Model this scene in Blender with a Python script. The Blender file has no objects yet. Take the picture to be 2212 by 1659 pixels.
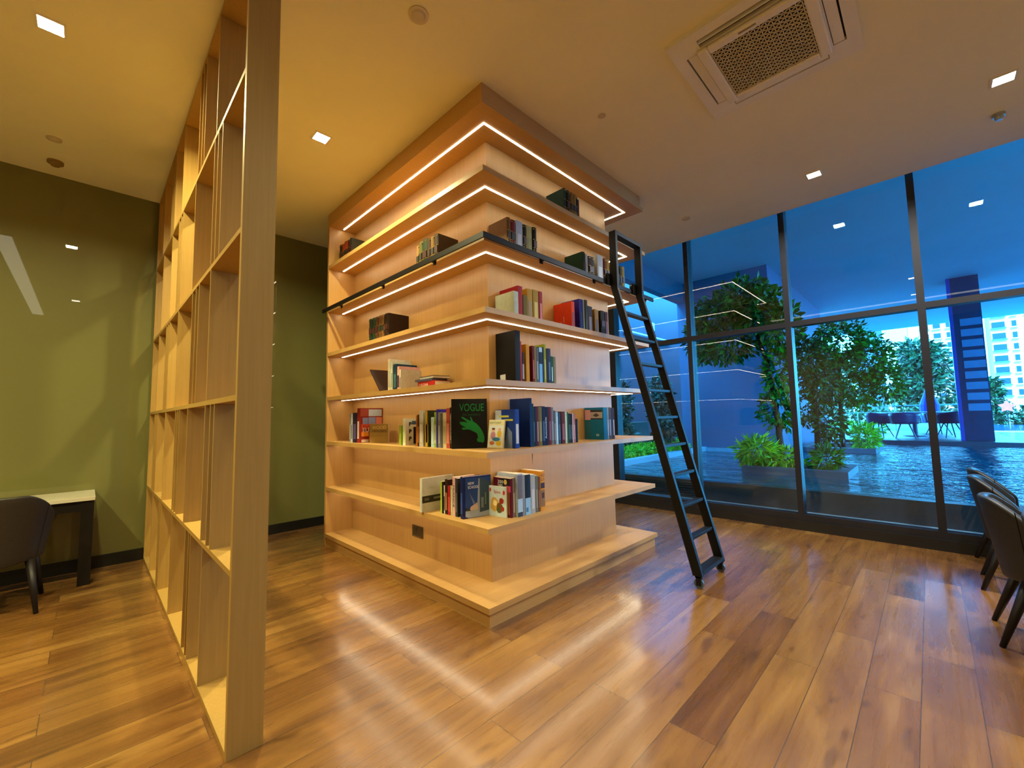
import bpy, math, random
import numpy as np
from mathutils import Matrix, Vector
R = math.radians
sc = bpy.context.scene
C = sc.collection
random.seed(4); np.random.seed(4)

# ---------------------------------------------------------------- camera
YAW, PITCH, ROLL = R(44.7823), R(4.4129), R(-1.1357)
fw = Vector((math.cos(PITCH)*math.cos(YAW), math.cos(PITCH)*math.sin(YAW), math.sin(PITCH)))
sd = Vector((math.sin(YAW), -math.cos(YAW), 0)); up = sd.cross(fw)
s2 = sd*math.cos(ROLL)+up*math.sin(ROLL); u2 = -sd*math.sin(ROLL)+up*math.cos(ROLL)
cam = bpy.data.cameras.new('camera'); co = bpy.data.objects.new('camera', cam); C.objects.link(co)
cam.sensor_width = 36; cam.lens = 906.47/2212*36; cam.clip_start = .05; cam.clip_end = 1000
M = Matrix((s2, u2, -fw)).transposed().to_4x4(); M.translation = Vector((-1.7486, -1.9648, 1.2758))
co.matrix_world = M; sc.camera = co

# ---------------------------------------------------------------- sky, sun, view
w = bpy.data.worlds.new('sky'); sc.world = w; w.use_nodes = True
bg = w.node_tree.nodes['Background']; bg.inputs[0].default_value = (.06, .50, 1, 1); bg.inputs[1].default_value = 21
sl = bpy.data.lights.new('sun', 'SUN'); so = bpy.data.objects.new('sun', sl); C.objects.link(so)
sl.energy = 5; sl.color = (.86, .97, 1); sl.angle = R(2)
so.rotation_euler = Vector((.72, .25, -.62)).to_track_quat('-Z', 'Y').to_euler()
sc.view_settings.view_transform = 'Standard'; sc.view_settings.look = 'None'
sc.view_settings.exposure = .2; sc.view_settings.gamma = 1; sc.view_settings.use_curve_mapping = False
cy = sc.cycles
cy.max_bounces = 7; cy.diffuse_bounces = 4; cy.glossy_bounces = 4; cy.transmission_bounces = 2; cy.transparent_max_bounces = 12
cy.caustics_reflective = False; cy.caustics_refractive = False; cy.sample_clamp_indirect = 4; cy.sample_clamp_direct = 0
cy.use_denoising = True; cy.use_adaptive_sampling = True; cy.adaptive_threshold = .02
WARM = (1, .90, .46); COOL = (1, 1, .93); LEDC = (1, .85, .58)
HC = 3.495                       # ceiling height
GL = 3.75                        # glass plane

# ---------------------------------------------------------------- helpers
def lin(h):
    h = h.lstrip('#'); r = [int(h[i:i+2], 16)/255 for i in (0, 2, 4)]
    return tuple(c/12.92 if c <= .04045 else ((c+.055)/1.055)**2.4 for c in r)
_m = {}
def mat(col, rough=.5, var=.08, scale=8, metal=0, spec=.5, key=''):
    if isinstance(col, str): col = lin(col)
    k = (tuple(round(c, 4) for c in col), rough, var, scale, metal, spec, key)
    if k in _m: return _m[k]
    m = bpy.data.materials.new('surface'); m.use_nodes = True; nt = m.node_tree; b = nt.nodes['Principled BSDF']
    b.inputs['Roughness'].default_value = rough; b.inputs['Metallic'].default_value = metal
    b.inputs['Specular IOR Level'].default_value = spec
    if var:
        tc = nt.nodes.new('ShaderNodeTexCoord'); n = nt.nodes.new('ShaderNodeTexNoise'); n.inputs['Scale'].default_value = scale
        nt.links.new(tc.outputs['Object'], n.inputs['Vector'])
        r = nt.nodes.new('ShaderNodeValToRGB'); r.color_ramp.elements[0].position = .3; r.color_ramp.elements[1].position = .7
        r.color_ramp.elements[0].color = (*[c*(1-var) for c in col], 1); r.color_ramp.elements[1].color = (*[min(1, c*(1+var)) for c in col], 1)
        nt.links.new(n.outputs['Fac'], r.inputs[0]); nt.links.new(r.outputs[0], b.inputs['Base Color'])
    else: b.inputs['Base Color'].default_value = (*col, 1)
    _m[k] = m; return m
def emis(col, s):
    m = bpy.data.materials.new('lamp'); m.use_nodes = True; nt = m.node_tree; nt.nodes.clear()
    e = nt.nodes.new('ShaderNodeEmission'); e.inputs[0].default_value = (*col, 1); e.inputs[1].default_value = s
    o = nt.nodes.new('ShaderNodeOutputMaterial'); nt.links.new(e.outputs[0], o.inputs[0]); return m
def wood(c1, c2, stretch=(30, 30, 1.2), rough=.42):
    m = bpy.data.materials.new('laminate'); m.use_nodes = True; nt = m.node_tree; b = nt.nodes['Principled BSDF']
    tc = nt.nodes.new('ShaderNodeTexCoord'); mp = nt.nodes.new('ShaderNodeMapping'); mp.inputs['Scale'].default_value = stretch
    n = nt.nodes.new('ShaderNodeTexNoise'); n.inputs['Scale'].default_value = 3; n.inputs['Detail'].default_value = 5
    r = nt.nodes.new('ShaderNodeValToRGB'); r.color_ramp.elements[0].color = (*lin(c1), 1); r.color_ramp.elements[1].color = (*lin(c2), 1)
    r.color_ramp.elements[0].position = .3; r.color_ramp.elements[1].position = .72
    nt.links.new(tc.outputs['Object'], mp.inputs[0]); nt.links.new(mp.outputs[0], n.inputs['Vector'])
    nt.links.new(n.outputs['Fac'], r.inputs[0]); nt.links.new(r.outputs[0], b.inputs['Base Color'])
    b.inputs['Roughness'].default_value = rough; return m
class MB:
    def __init__(s): s.v = []; s.f = []; s.mi = []; s.m = 0
    def add(s, vs, fs):
        o = len(s.v); s.v += [tuple(p) for p in vs]; s.f += [tuple(i+o for i in f) for f in fs]; s.mi += [s.m]*len(fs); return s
    def box(s, x0, x1, y0, y1, z0, z1, T=None):
        vs = [Vector((x, y, z)) for z in (z0, z1) for y in (y0, y1) for x in (x0, x1)]
        if T is not None: vs = [T @ p for p in vs]
        return s.add(vs, [(0, 2, 3, 1), (4, 5, 7, 6), (0, 1, 5, 4), (2, 6, 7, 3), (0, 4, 6, 2), (1, 3, 7, 5)])
    def tube(s, p, q, r0, r1=None, n=10, cap=True):
        r1 = r0 if r1 is None else r1; p = Vector(p); q = Vector(q); d = (q-p).normalized()
        a = d.orthogonal().normalized(); b = d.cross(a); vs = []
        for c, r in ((p, r0), (q, r1)):
            vs += [c+(a*math.cos(6.28319*i/n)+b*math.sin(6.28319*i/n))*r for i in range(n)]
        fs = [(i, (i+1) % n, n+(i+1) % n, n+i) for i in range(n)]
        if cap: fs += [tuple(range(n-1, -1, -1)), tuple(range(n, 2*n))]
        return s.add(vs, fs)
    def prism(s, poly, o, a, b, n):      # polygon (u,v) -> o+u*a+v*b, pulled by n
        o, a, b, n = map(Vector, (o, a, b, n)); k = len(poly)
        vs = [o+a*u+b*v for u, v in poly]+[o+a*u+b*v+n for u, v in poly]
        return s.add(vs, [tuple(range(k-1, -1, -1)), tuple(range(k, 2*k))]+[(i, (i+1) % k, k+(i+1) % k, k+i) for i in range(k)])
    def build(s, name, m, parent=None, smooth=False, bevel=0):
        me = bpy.data.meshes.new(name); me.from_pydata(s.v, [], s.f)
        for x in (m if isinstance(m, (list, tuple)) else [m]): me.materials.append(x)
        if isinstance(m, (list, tuple)): me.polygons.foreach_set('material_index', s.mi)
        if smooth: me.polygons.foreach_set('use_smooth', [True]*len(me.polygons))
        me.update(); me.validate()
        o = bpy.data.objects.new(name, me); C.objects.link(o)
        if parent: o.parent = parent
        if bevel:
            b = o.modifiers.new('edge', 'BEVEL'); b.width = bevel; b.segments = 2; b.limit_method = 'ANGLE'
        return o
def tag(o, label, cat, group=None, kind=None):
    if label: o['label'] = label
    if cat: o['category'] = cat
    if group: o['group'] = group
    if kind: o['kind'] = kind
    return o
def thing(name, label, cat, loc=(0, 0, 0), rz=0, group=None, kind=None):
    o = bpy.data.objects.new(name, None); C.objects.link(o); o.empty_display_size = .1
    o.location = loc; o.rotation_euler = (0, 0, rz); return tag(o, label, cat, group, kind)
def struct(o): o['kind'] = 'structure'; return o
def dup(root, loc, rz, label):
    r = root.copy(); C.objects.link(r); r.location = loc; r.rotation_euler = (0, 0, rz)
    if label: r['label'] = label
    for ch in list(root.children):
        c = ch.copy(); C.objects.link(c); c.parent = r
        for g in list(ch.children):
            d = g.copy(); C.objects.link(d); d.parent = c
    return r
def text(s, size, o, right, upv, m, parent, name='lettering', lift=.0006, bold=0, width=None):
    cu = bpy.data.curves.new('t', 'FONT'); cu.body = s; cu.size = size; cu.offset = bold; cu.extrude = 0
    to = bpy.data.objects.new('t', cu); C.objects.link(to)
    dg = bpy.context.evaluated_depsgraph_get(); me = bpy.data.meshes.new_from_object(to.evaluated_get(dg))
    bpy.data.objects.remove(to)
    o, right, upv = Vector(o), Vector(right).normalized(), Vector(upv).normalized(); n = right.cross(upv)
    xs = [v.co.x for v in me.vertices]; k = (width/(max(xs)-min(xs))) if width else 1
    for v in me.vertices: v.co = o+right*v.co.x*k+upv*v.co.y+n*lift
    me.materials.append(m); ob = bpy.data.objects.new(name, me); C.objects.link(ob); ob.parent = parent; return ob

# ---------------------------------------------------------------- materials
OAKV = wood('#B98F52', '#C1985C', (26, 26, .8)); OAKX = wood('#B98F52', '#C1985C', (.8, 26, 26)); OAKY = wood('#B98F52', '#C1985C', (26, .8, 26))
BLACK = mat((.005, .005, .0055), .5, .2, spec=.22); FRAME = mat((.008, .008, .013), .42, .1)
PLASTIC = mat((.85, .85, .82), .4, .02)
def floor_mat():
    m = bpy.data.materials.new('planks'); m.use_nodes = True; nt = m.node_tree; N = nt.nodes.new; L = nt.links.new; b = nt.nodes['Principled BSDF']
    tc = N('ShaderNodeTexCoord')
    br = N('ShaderNodeTexBrick'); br.offset = .37; br.offset_frequency = 2; br.squash = 1
    br.inputs['Color1'].default_value = (0, 0, 0, 1); br.inputs['Color2'].default_value = (1, 1, 1, 1); br.inputs['Mortar'].default_value = (.5, .5, .5, 1)
    br.inputs['Scale'].default_value = 1; br.inputs['Mortar Size'].default_value = .0018; br.inputs['Brick Width'].default_value = 1.35; br.inputs['Row Height'].default_value = .185
    L(tc.outputs['Object'], br.inputs['Vector'])
    sep = N('ShaderNodeVectorMath'); sep.operation = 'SCALE'; sep.inputs['Scale'].default_value = 13.7; L(br.outputs['Color'], sep.inputs[0])
    ad = N('ShaderNodeVectorMath'); L(tc.outputs['Object'], ad.inputs[0]); L(sep.outputs[0], ad.inputs[1])
    def noise(sx, sy, d, sc_=1, dist=0):
        mp = N('ShaderNodeMapping'); mp.inputs['Scale'].default_value = (sx, sy, 1); L(ad.outputs[0], mp.inputs[0])
        n = N('ShaderNodeTexNoise'); n.inputs['Scale'].default_value = sc_; n.inputs['Detail'].default_value = d; n.inputs['Distortion'].default_value = dist
        L(mp.outputs[0], n.inputs['Vector']); return n.outputs['Fac']
    a, g, k = noise(.9, 7, 3, 1.3, .8), noise(2.5, 55, 3), noise(2.2, 6, 2, 1.6, .3)
    def ma(op, x, y):
        n = N('ShaderNodeMath'); n.operation = op
        for i, v in enumerate((x, y)):
            if isinstance(v, (int, float)): n.inputs[i].default_value = v
            else: L(v, n.inputs[i])
        return n.outputs[0]
    s = ma('ADD', ma('MULTIPLY', br.outputs['Color'], .30), ma('MULTIPLY', a, .72)); s = ma('ADD', s, ma('MULTIPLY', g, .10)); s = ma('ADD', s, -.11)
    r = N('ShaderNodeValToRGB'); e = r.color_ramp.elements
    e[0].position = .12; e[0].color = (*lin('#4A2E16'), 1); e[1].position = .9; e[1].color = (*lin('#BE9856'), 1)
    for p, c in ((.34, '#724A22'), (.55, '#8A602C'), (.72, '#A0763C')): x = e.new(p); x.color = (*lin(c), 1)
    L(s, r.inputs[0])
    kr = N('ShaderNodeValToRGB'); kr.color_ramp.elements[0].position = .26; kr.color_ramp.elements[0].color = (.35, .28, .24, 1); kr.color_ramp.elements[1].position = .36; kr.color_ramp.elements[1].color = (1, 1, 1, 1)
    L(k, kr.inputs[0])
    mx = N('ShaderNodeMix'); mx.data_type = 'RGBA'; mx.blend_type = 'MULTIPLY'; mx.inputs['Factor'].default_value = .6; L(r.outputs[0], mx.inputs['A']); L(kr.outputs[0], mx.inputs['B'])
    m2 = N('ShaderNodeMix'); m2.data_type = 'RGBA'; m2.inputs['B'].default_value = (.06, .035, .02, 1); L(ma('MULTIPLY', br.outputs['Fac'], .8), m2.inputs['Factor']); L(mx.outputs['Result'], m2.inputs['A'])
    L(m2.outputs['Result'], b.inputs['Base Color'])
    rr = N('ShaderNodeMapRange'); rr.inputs['To Min'].default_value = .2; rr.inputs['To Max'].default_value = .36; L(g, rr.inputs['Value']); L(rr.outputs[0], b.inputs['Roughness'])
    b.inputs['Coat Weight'].default_value = 1; b.inputs['Coat Roughness'].default_value = .15
    bp = N('ShaderNodeBump'); bp.inputs['Strength'].default_value = .03; bp.inputs['Distance'].default_value = .002; L(s, bp.inputs['Height']); L(bp.outputs[0], b.inputs['Normal'])
    return m
def glass_mat(tint=(.86, .95, 1), f0=.05, mx_=.75):
    m = bpy.data.materials.new('glass'); m.use_nodes = True; nt = m.node_tree; nt.nodes.clear(); N = nt.nodes.new; L = nt.links.new
    t = N('ShaderNodeBsdfTransparent'); t.inputs[0].default_value = (*tint, 1); g = N('ShaderNodeBsdfGlossy'); g.inputs['Roughness'].default_value = 0
    lw = N('ShaderNodeLayerWeight'); lw.inputs[0].default_value = .5
    p = N('ShaderNodeMath'); p.operation = 'POWER'; p.inputs[1].default_value = 5; L(lw.outputs['Facing'], p.inputs[0])
    q = N('ShaderNodeMath'); q.operation = 'MULTIPLY_ADD'; q.inputs[1].default_value = mx_; q.inputs[2].default_value = f0; L(p.outputs[0], q.inputs[0])
    x = N('ShaderNodeMixShader'); L(q.outputs[0], x.inputs[0]); L(t.outputs[0], x.inputs[1]); L(g.outputs[0], x.inputs[2])
    o = N('ShaderNodeOutputMaterial'); L(x.outputs[0], o.inputs[0]); return m
GLASS = glass_mat(f0=.036)
def green_mat():
    m = mat('#6E6C3C', .5, .05, .6, key='green'); b = m.node_tree.nodes['Principled BSDF']
    b.inputs['Coat Weight'].default_value = 1; b.inputs['Coat Roughness'].default_value = .012; b.inputs['Specular IOR Level'].default_value = .2; return m
def water_mat():
    m = bpy.data.materials.new('water'); m.use_nodes = True; nt = m.node_tree; N = nt.nodes.new; L = nt.links.new; b = nt.nodes['Principled BSDF']
    b.inputs['Base Color'].default_value = (.008, .08, .13, 1); b.inputs['Roughness'].default_value = .04; b.inputs['IOR'].default_value = 1.4
    tc = N('ShaderNodeTexCoord'); mp = N('ShaderNodeMapping'); mp.inputs['Scale'].default_value = (2.6, 1.1, 1); n = N('ShaderNodeTexNoise'); n.inputs['Scale'].default_value = 1.7; n.inputs['Detail'].default_value = 4
    bp = N('ShaderNodeBump'); bp.inputs['Strength'].default_value = 1; bp.inputs['Distance'].default_value = .12
    L(tc.outputs['Object'], mp.inputs[0]); L(mp.outputs[0], n.inputs['Vector']); L(n.outputs['Fac'], bp.inputs['Height']); L(bp.outputs[0], b.inputs['Normal']); return m

# ================================================================ ROOM SHELL
X0, Y0 = -5.2, -5.6
YG = 3.42
struct(MB().box(X0, GL+.1, Y0, YG, -.12, 0).build('floor', floor_mat()))
struct(MB().box(X0-.2, 3.63, Y0-.2, YG+.2, HC, HC+.12).box(3.60, 3.63, Y0, YG, HC+.12, 3.75).build('ceiling', mat('#F0EED8', .85, .02, 2)))
struct(MB().box(X0-.3, 3.9, Y0-.3, YG+.3, 3.75, 4.75).build('trim_1', mat('#8794A0', .8)))
struct(MB().box(X0, GL+.14, YG, YG+.2, 0, HC+.25).build('wall_left', green_mat()))
struct(MB().box(X0-.2, X0, Y0-.2, YG+.2, 0, HC).build('wall_front', mat('#B5A688', .8)))
struct(MB().box(X0-.2, GL+.14, Y0-.2, Y0, 0, HC+.2).build('wall_back', mat('#A8A090', .8)))
struct(MB().box(X0, GL-.06, YG-.018, YG, 0, .105).build('baseboard_left', mat((.006, .006, .005), .4)))
struct(MB().box(GL-.075, GL-.055, Y0, YG, 0, .10).build('baseboard_right', mat((.008, .008, .009), .35)))

struct(MB().box(GL-.05, GL+.14, Y0, -3.24, 0, 3.75).build('wall_right_light_block', mat('#A8A090', .8)))  # unseen solid stretch of the window side, added to cut daylight
# window wall: bays between mullions
ys = [3.42, 2.43, 1.33, .185, -.905, -1.97, -3.06]
for i in range(6):
    b_, a_ = ys[i], ys[i+1]
    mw = .028 if i != 1 else .05
    fr = MB().box(GL-.055, GL+.09, a_-mw, a_+mw, 0, 3.75)
    fr.box(GL-.055, GL+.06, a_+mw, b_-.028, 2.205, 2.262)
    fr.box(GL-.055, GL+.06, a_+mw, b_-.028, .10, .165).box(GL-.055, GL+.10, a_+mw, b_-.028, 0, .1)
    fr.box(GL-.03, GL+.06, a_+mw, b_-.028, 3.70, 3.75)
    if i == 5: fr.box(GL-.055, GL+.09, a_-.2, a_-mw, 0, 3.75)
    if i == 0: fr.box(GL-.055, GL+.09, b_-.028, b_, 0, 3.75)
    f = struct(fr.build('window_%d' % (i+1), FRAME))
    MB().box(GL, GL+.01, a_+mw, b_-.028, .165, 2.205).build('pane', GLASS, f)
    MB().box(GL, GL+.01, a_+mw, b_-.028, 2.262, 3.70).build('pane', GLASS, f)

# ---------------------------------------------------------------- ceiling fittings
dl = [(-1.987, 1.357, 'square downlight at the upper left, glowing on the ceiling by the green wall'),
      (-.548, 1.288, 'square downlight on the ceiling between slatted partition and bookcase'),
      (2.983, -1.337, 'oblong downlight on the ceiling nearest the window wall'),
      (2.537, -2.47, 'downlight on the ceiling at the far right edge, beside a small sprinkler'),
      (-2.0, -1.9, 'square downlight overhead beside the viewer, mirrored low in the green glass wall'), (-.55, -1.9, 'unseen square downlight added overhead, just right of the viewer'),  # first one known by its reflection, the rest are unseen, added for light
      (1.1, -3.1, 'unseen square downlight added over the near chairs'), (2.5, -3.9, 'unseen square downlight added over the far chairs, deep in the right corner'),
      (-.55, -4.0, 'unseen square downlight added behind the viewer, in the middle of the room'), (-3.4, 0.2, 'unseen square downlight added left of the linear strip light, nearer the viewer'), (-3.4, 1.4, 'unseen square downlight added left of the linear strip light, nearer the green wall')]
TRIM = mat((.8, .78, .72), .5, .02); LAMP = emis((1, .86, .62), 30)
for x, y, lb in dl:
    t = thing('ceiling_light', lb, 'ceiling light', (x, y, HC), 0, 'square recessed downlights')
    s = .05
    MB().box(-s-.012, s+.012, -s-.012, -s, -.006, 0).box(-s-.012, s+.012, s, s+.012, -.006, 0).box(-s-.012, -s, -s, s, -.006, 0).box(s, s+.012, -s, s, -.006, 0).build('trim_ring', TRIM, t)
    MB().box(-s, s, -s, s, -.003, 0).build('diffuser', LAMP, t)
    l = bpy.data.lights.new('lamp_beam', 'AREA'); l.shape = 'SQUARE'; l.size = .095; l.energy = 50 if y > 0 else (52 if x > 2 else 10); l.color = COOL if x > .8 else WARM; l.spread = R(155)
    lo = bpy.data.objects.new('lamp_beam', l); C.objects.link(lo); lo.parent = t; lo.location = (0, 0, -.008)
t = thing('linear_ceiling_light', 'long strip light in the ceiling, mirrored in the green glass wall', 'ceiling light', (-2.55, -1.2, HC))
MB().box(-.075, .075, -2.5, 2.5, -.004, 0).build('diffuser', emis((1, .9, .62), 3.2), t)
def disc(name, label, cat, x, y, r, h, m, dome=False):
    t = thing(name, label, cat, (x, y, HC))
    MB().tube((0, 0, 0), (0, 0, -h*.5), r, r, 24).build('base', m, t)
    MB().tube((0, 0, -h*.5), (0, 0, -h), r*.72, r*.55, 24).build('cap', m, t); return t
WH = mat('#C9BFAE', .6, .02)
disc('smoke_detector', 'round white detector on the ceiling above the bookcase corner, top of the view', 'detector', -.557, -.112, .055, .012, WH)
disc('smoke_detector', 'faint round ceiling disc at far left, farther from the green wall', 'detector', -2.028, 2.715, .045, .015, WH)
disc('smoke_detector', 'dark round ceiling disc close to the top of the green wall', 'detector', -2.036, 3.122, .05, .04, mat('#8A7448', .6))
disc('sprinkler_head', 'small round sprinkler just below the far right downlight', 'sprinkler', 3.034, -2.485, .035, .05, mat('#A9B4BC', .3, metal=.6))
disc('smoke_detector', 'small pale disc on the ceiling right of the bookcase canopy', 'detector', 2.98, -.132, .045, .014, WH)
disc('speaker_disc', 'faint flush disc in the ceiling between canopy and air conditioner', 'speaker', .854, -.38, .03, .004, WH)

# cassette air conditioner
cx_, cy_ = 1.06, -1.40
t = thing('air_conditioner', 'white ceiling cassette air conditioner with a triangle-mesh grille', 'air conditioner', (cx_, cy_, HC))
a = .43
fr = MB()
q_ = [-a, -.365, -.30, -.27, .27, .30, .365, a]; cells = []
for i in range(7):
    for j in range(7):
        if (i in (1, 5) and j == 3) or (j in (1, 5) and i == 3): continue
        cells.append((q_[i], q_[i+1], q_[j], q_[j+1]))
for (x0, x1, y0, y1) in cells:
    fr.box(x0, x1, y0, y1, -.028, 0)
fr.build('frame', PLASTIC, t)
MB().box(-.4, .4, -.4, .4, -.006, -.001).build('duct_shadow_gap', mat((.015, .014, .012), .8), t)
MB().box(-.345, -.337, -.265, .265, -.034, -.01).build('air_flap', PLASTIC, t)
MB().box(.304, .355, -.265, .265, -.026, -.016).build('air_flap', PLASTIC, t)
MB().box(-.265, .265, .304, .355, -.026, -.016).build('air_flap', PLASTIC, t)
MB().box(-.265, .265, -.355, -.304, -.026, -.016).build('air_flap', PLASTIC, t)
p = .295; g = .235; pn = MB()
pn.box(-p, p, -p, -g, -.055, -.03).box(-p, p, g, p, -.055, -.03).box(-p, -g, -g, g, -.055, -.03).box(g, p, -g, g, -.055, -.03)
pn.build('panel', PLASTIC, t, bevel=.01)
MB().box(-.275, -.262, -.02, .07, -.0565, -.0545).build('brand_plate', mat('#8C8676', .4), t)
MB().box(-g, g, -g, g, -.036, -.031).build('filter', mat((.02, .017, .012), .9), t)
gr = MB(); st = .033
for ang in (0, 60, 120):
    d = Vector((math.cos(R(ang)), math.sin(R(ang)), 0)); n = Vector((-d.y, d.x, 0)); k = -20
    for k in range(-14, 15):
        off = n*(k*st*.866); lo_, hi = -1., 1.
        for ax in (0, 1):
            if abs(d[ax]) < 1e-6:
                if abs(off[ax]) > g: lo_, hi = 1, 0
                continue
            u, v = sorted(((-g-off[ax])/d[ax], (g-off[ax])/d[ax])); lo_ = max(lo_, u); hi = min(hi, v)
        if hi-lo_ > .01:
            T = Matrix.Translation(off+d*(lo_+hi)/2) @ Matrix.Rotation(R(ang), 4, 'Z')
            gr.box(-(hi-lo_)/2, (hi-lo_)/2, -.0026, .0026, -.05, -.045, T)
gr.build('grille', mat('#D8D0B4', .5, .05), t)

# ================================================================ BOOKCASE
ZL = [.12, .59, 1.055, 1.515, 1.98, 2.452, 2.925]; TH = .037; BX, BY = 2.198, 2.505
CO = .291; CX1 = 1.93
bk = thing('bookcase', 'tall pale wood corner bookcase wrapped in lit shelves around a central core', 'bookcase')
MB().box(CO, CX1, CO, BY, .12, HC).build('core_panel', OAKV, bk)
MB().box(.002, CX1, BY, BY+.035, .0, HC).build('side_panel', OAKV, bk, bevel=.001)
pl_ = MB().box(.012, BX-.035, .012, BY, 0, .083); pl_.build('plinth', OAKX, bk)
LED = emis(LEDC, 20)
def lshape(z0, z1, e=0):
    return [(e, e, BX-e, CO), (e, CO, CO, BY), (CX1, CO, BX-e, BY)]
for k, z in enumerate(ZL+[None]):
    m = MB()
    if z is None:
        z0, z1 = 3.358, 3.393
    else: z0, z1 = z-TH, z
    P = [(0, 0), (BX, 0), (BX, BY), (CX1, BY), (CX1, CO), (CO, CO), (CO, BY), (0, BY)]
    m.prism(P, (0, 0, z0), (1, 0, 0), (0, 1, 0), (0, 0, z1-z0))
    if z is None: m.prism([(0, 0), (BX-.06, 0), (BX-.06, BY), (CX1, BY), (CX1, CO), (CO, CO), (CO, BY), (0, BY)], (0, 0, z1), (1, 0, 0), (0, 1, 0), (0, 0, HC-z1))
    sh = m.build('canopy' if z is None else 'shelf', OAKX, bk)
    if k >= 1:
        e = .138; ww = .014; q = MB(); zz0, zz1 = z0-.0025, z0+.001
        q.box(e, BX-e+.02, e, e+ww, zz0, zz1).box(e, e+ww, e+ww, BY-.035, zz0, zz1).box(BX-e+.003, BX-e+.02, e+ww, BY-.03, zz0, zz1)
        q.build('led_strip', LED, sh)
# rail and brackets
RL = mat((.006, .004, .004), .5, .1, spec=.2)
rl = MB().box(-.045, BX+.055, -.045, -.033, 2.408, 2.446).box(-.045, -.033, -.033, 2.545, 2.408, 2.446).build('ladder_rail', RL, bk)
for (x, y, a_) in ((0, .545, 0), (0, 1.307, 0), (0, 2.16, 0), (.56, 0, 1), (1.25, 0, 1), (2.15, 0, 1)):
    b = MB()
    if a_ == 0: b.box(-.034, .0, y-.009, y+.009, 2.412, 2.428).box(-.004, 0.0, y-.018, y+.018, 2.395, 2.445)
    else: b.box(x-.009, x+.009, -.034, 0, 2.412, 2.428).box(x-.018, x+.018, -.004, 0, 2.395, 2.445)
    b.build('bracket', RL, rl)
so_ = MB().box(CO-.006, CO, 1.153, 1.321, .255, .352).build('socket_plate', mat('#6B5A45', .25, .1, metal=.7), bk, bevel=.002); so_['label'] = 'brushed bronze socket plate'
MB().box(CO-.0075, CO-.006, 1.165, 1.225, .27, .337).box(CO-.0075, CO-.006, 1.245, 1.305, .27, .337).build('socket_module', mat('#4A4032', .3, metal=.5), so_)

# ---------------------------------------------------------------- books
def book(o, rz, t, d, h, col, label, group, style='cloth', spine=None, pages='#D8CDB4', prints=None, lean=0, name='book'):
    """local frame: thickness +X, depth +Y (spine at y=0), height +Z"""
    b = thing(name, label, 'book', o, rz, group)
    if lean: b.rotation_euler = (Matrix.Rotation(rz, 4, 'Z') @ Matrix.Rotation(lean, 4, 'Y')).to_euler()
    bt = .0028 if style != 'mag' else .0008
    bt = min(bt, t*.2); m = MB(); mi = mat(col, .6 if style != 'mag' else .45, .06, 30, spec=.2)
    m.box(0, bt, bt, d, 0, h).box(t-bt, t, bt, d, 0, h)
    r = min(t*.22, .008) if style == 'classic' else min(t*.06, .0015)
    n = 6; pts = [(t*i/n, -r*math.sin(math.pi*i/n)) for i in range(n+1)]
    m.prism([(t, bt)]+pts[::-1]+[(0, bt)], (0, 0, 0), (1, 0, 0), (0, 1, 0), (0, 0, h)) if False else m.prism([(0, bt)]+pts+[(t, bt)], (0, 0, 0), (1, 0, 0), (0, 1, 0), (0, 0, h))
    if style == 'classic':
        m.m = 1
        for zz in (.07, .30, .36, .62, .93): m.box(.0008, t-.0008, -r*.75-.0009, -r*.3, h*zz, h*(zz+.014))
        mi = [mi, mat(spine or '#A88A3A', .35, .1, metal=.5)]
    c = m.build('cover', mi, b)
    e = 0 if style == 'mag' else .003
    MB().box(bt, t-bt, bt, d-e*1.3, e, h-e).build('pages', mat(pages, .8, .05, 40), b)
    if style == 'classic':
        if t > .03:
            MB().box(t*.12, t*.88, -r-.0009, -r*.4, h*.385, h*.60).build('spine_label', mat('#3A1512' if col < '#5' else '#26251A', .5), c)
    elif spine:
        MB().box(t*.2, t*.8, -r-.0008, -r*.2, h*.12, h*.86 if style == 'full' else h*.62).build('spine_label', mat(spine, .45, .05), c)
    if prints:
        cols = sorted(set(p[-1] for p in prints)); pm = MB()
        for i, pr in enumerate(prints):
            face, poly, cl = pr; pm.m = cols.index(cl); lv = .0005+.0003*i
            if face == 'F': pm.prism(poly, (t, 0, 0), (0, 1, 0), (0, 0, 1), (lv, 0, 0))
            elif face == 'B': pm.prism([(y, z) for y, z in poly], (0, 0, 0), (0, 1, 0), (0, 0, 1), (-lv, 0, 0))
            else: pm.prism(poly, (0, -r, 0), (1, 0, 0), (0, 0, 1), (0, -lv, 0))
        pm.build('cover_print', [mat(x, .4, .03, 30) for x in cols], b)
    return b
def rc(y0, y1, z0, z1): return [(y0, z0), (y1, z0), (y1, z1), (y0, z1)]
def run(level, side, s, items, group, place):
    z = ZL[level]; out = []
    for i, it in enumerate(items):
        u, t, h, d, col, style, spine, lb = it[:8]; kw = it[8] if len(it) > 8 else {}
        if i+1 < len(items):
            gap = abs(items[i+1][0]-u); t = min(t, gap-.0006) if gap > .004 else t
        o = (u, s, z) if side == 'R' else (s, u, z); rz = 0 if side == 'R' else -math.pi/2
        out.append(book(o, rz, t, d, h, col, lb+(', '+place if place else ''), group, style, spine, **kw))
    return out
CL = 'classic'
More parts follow.
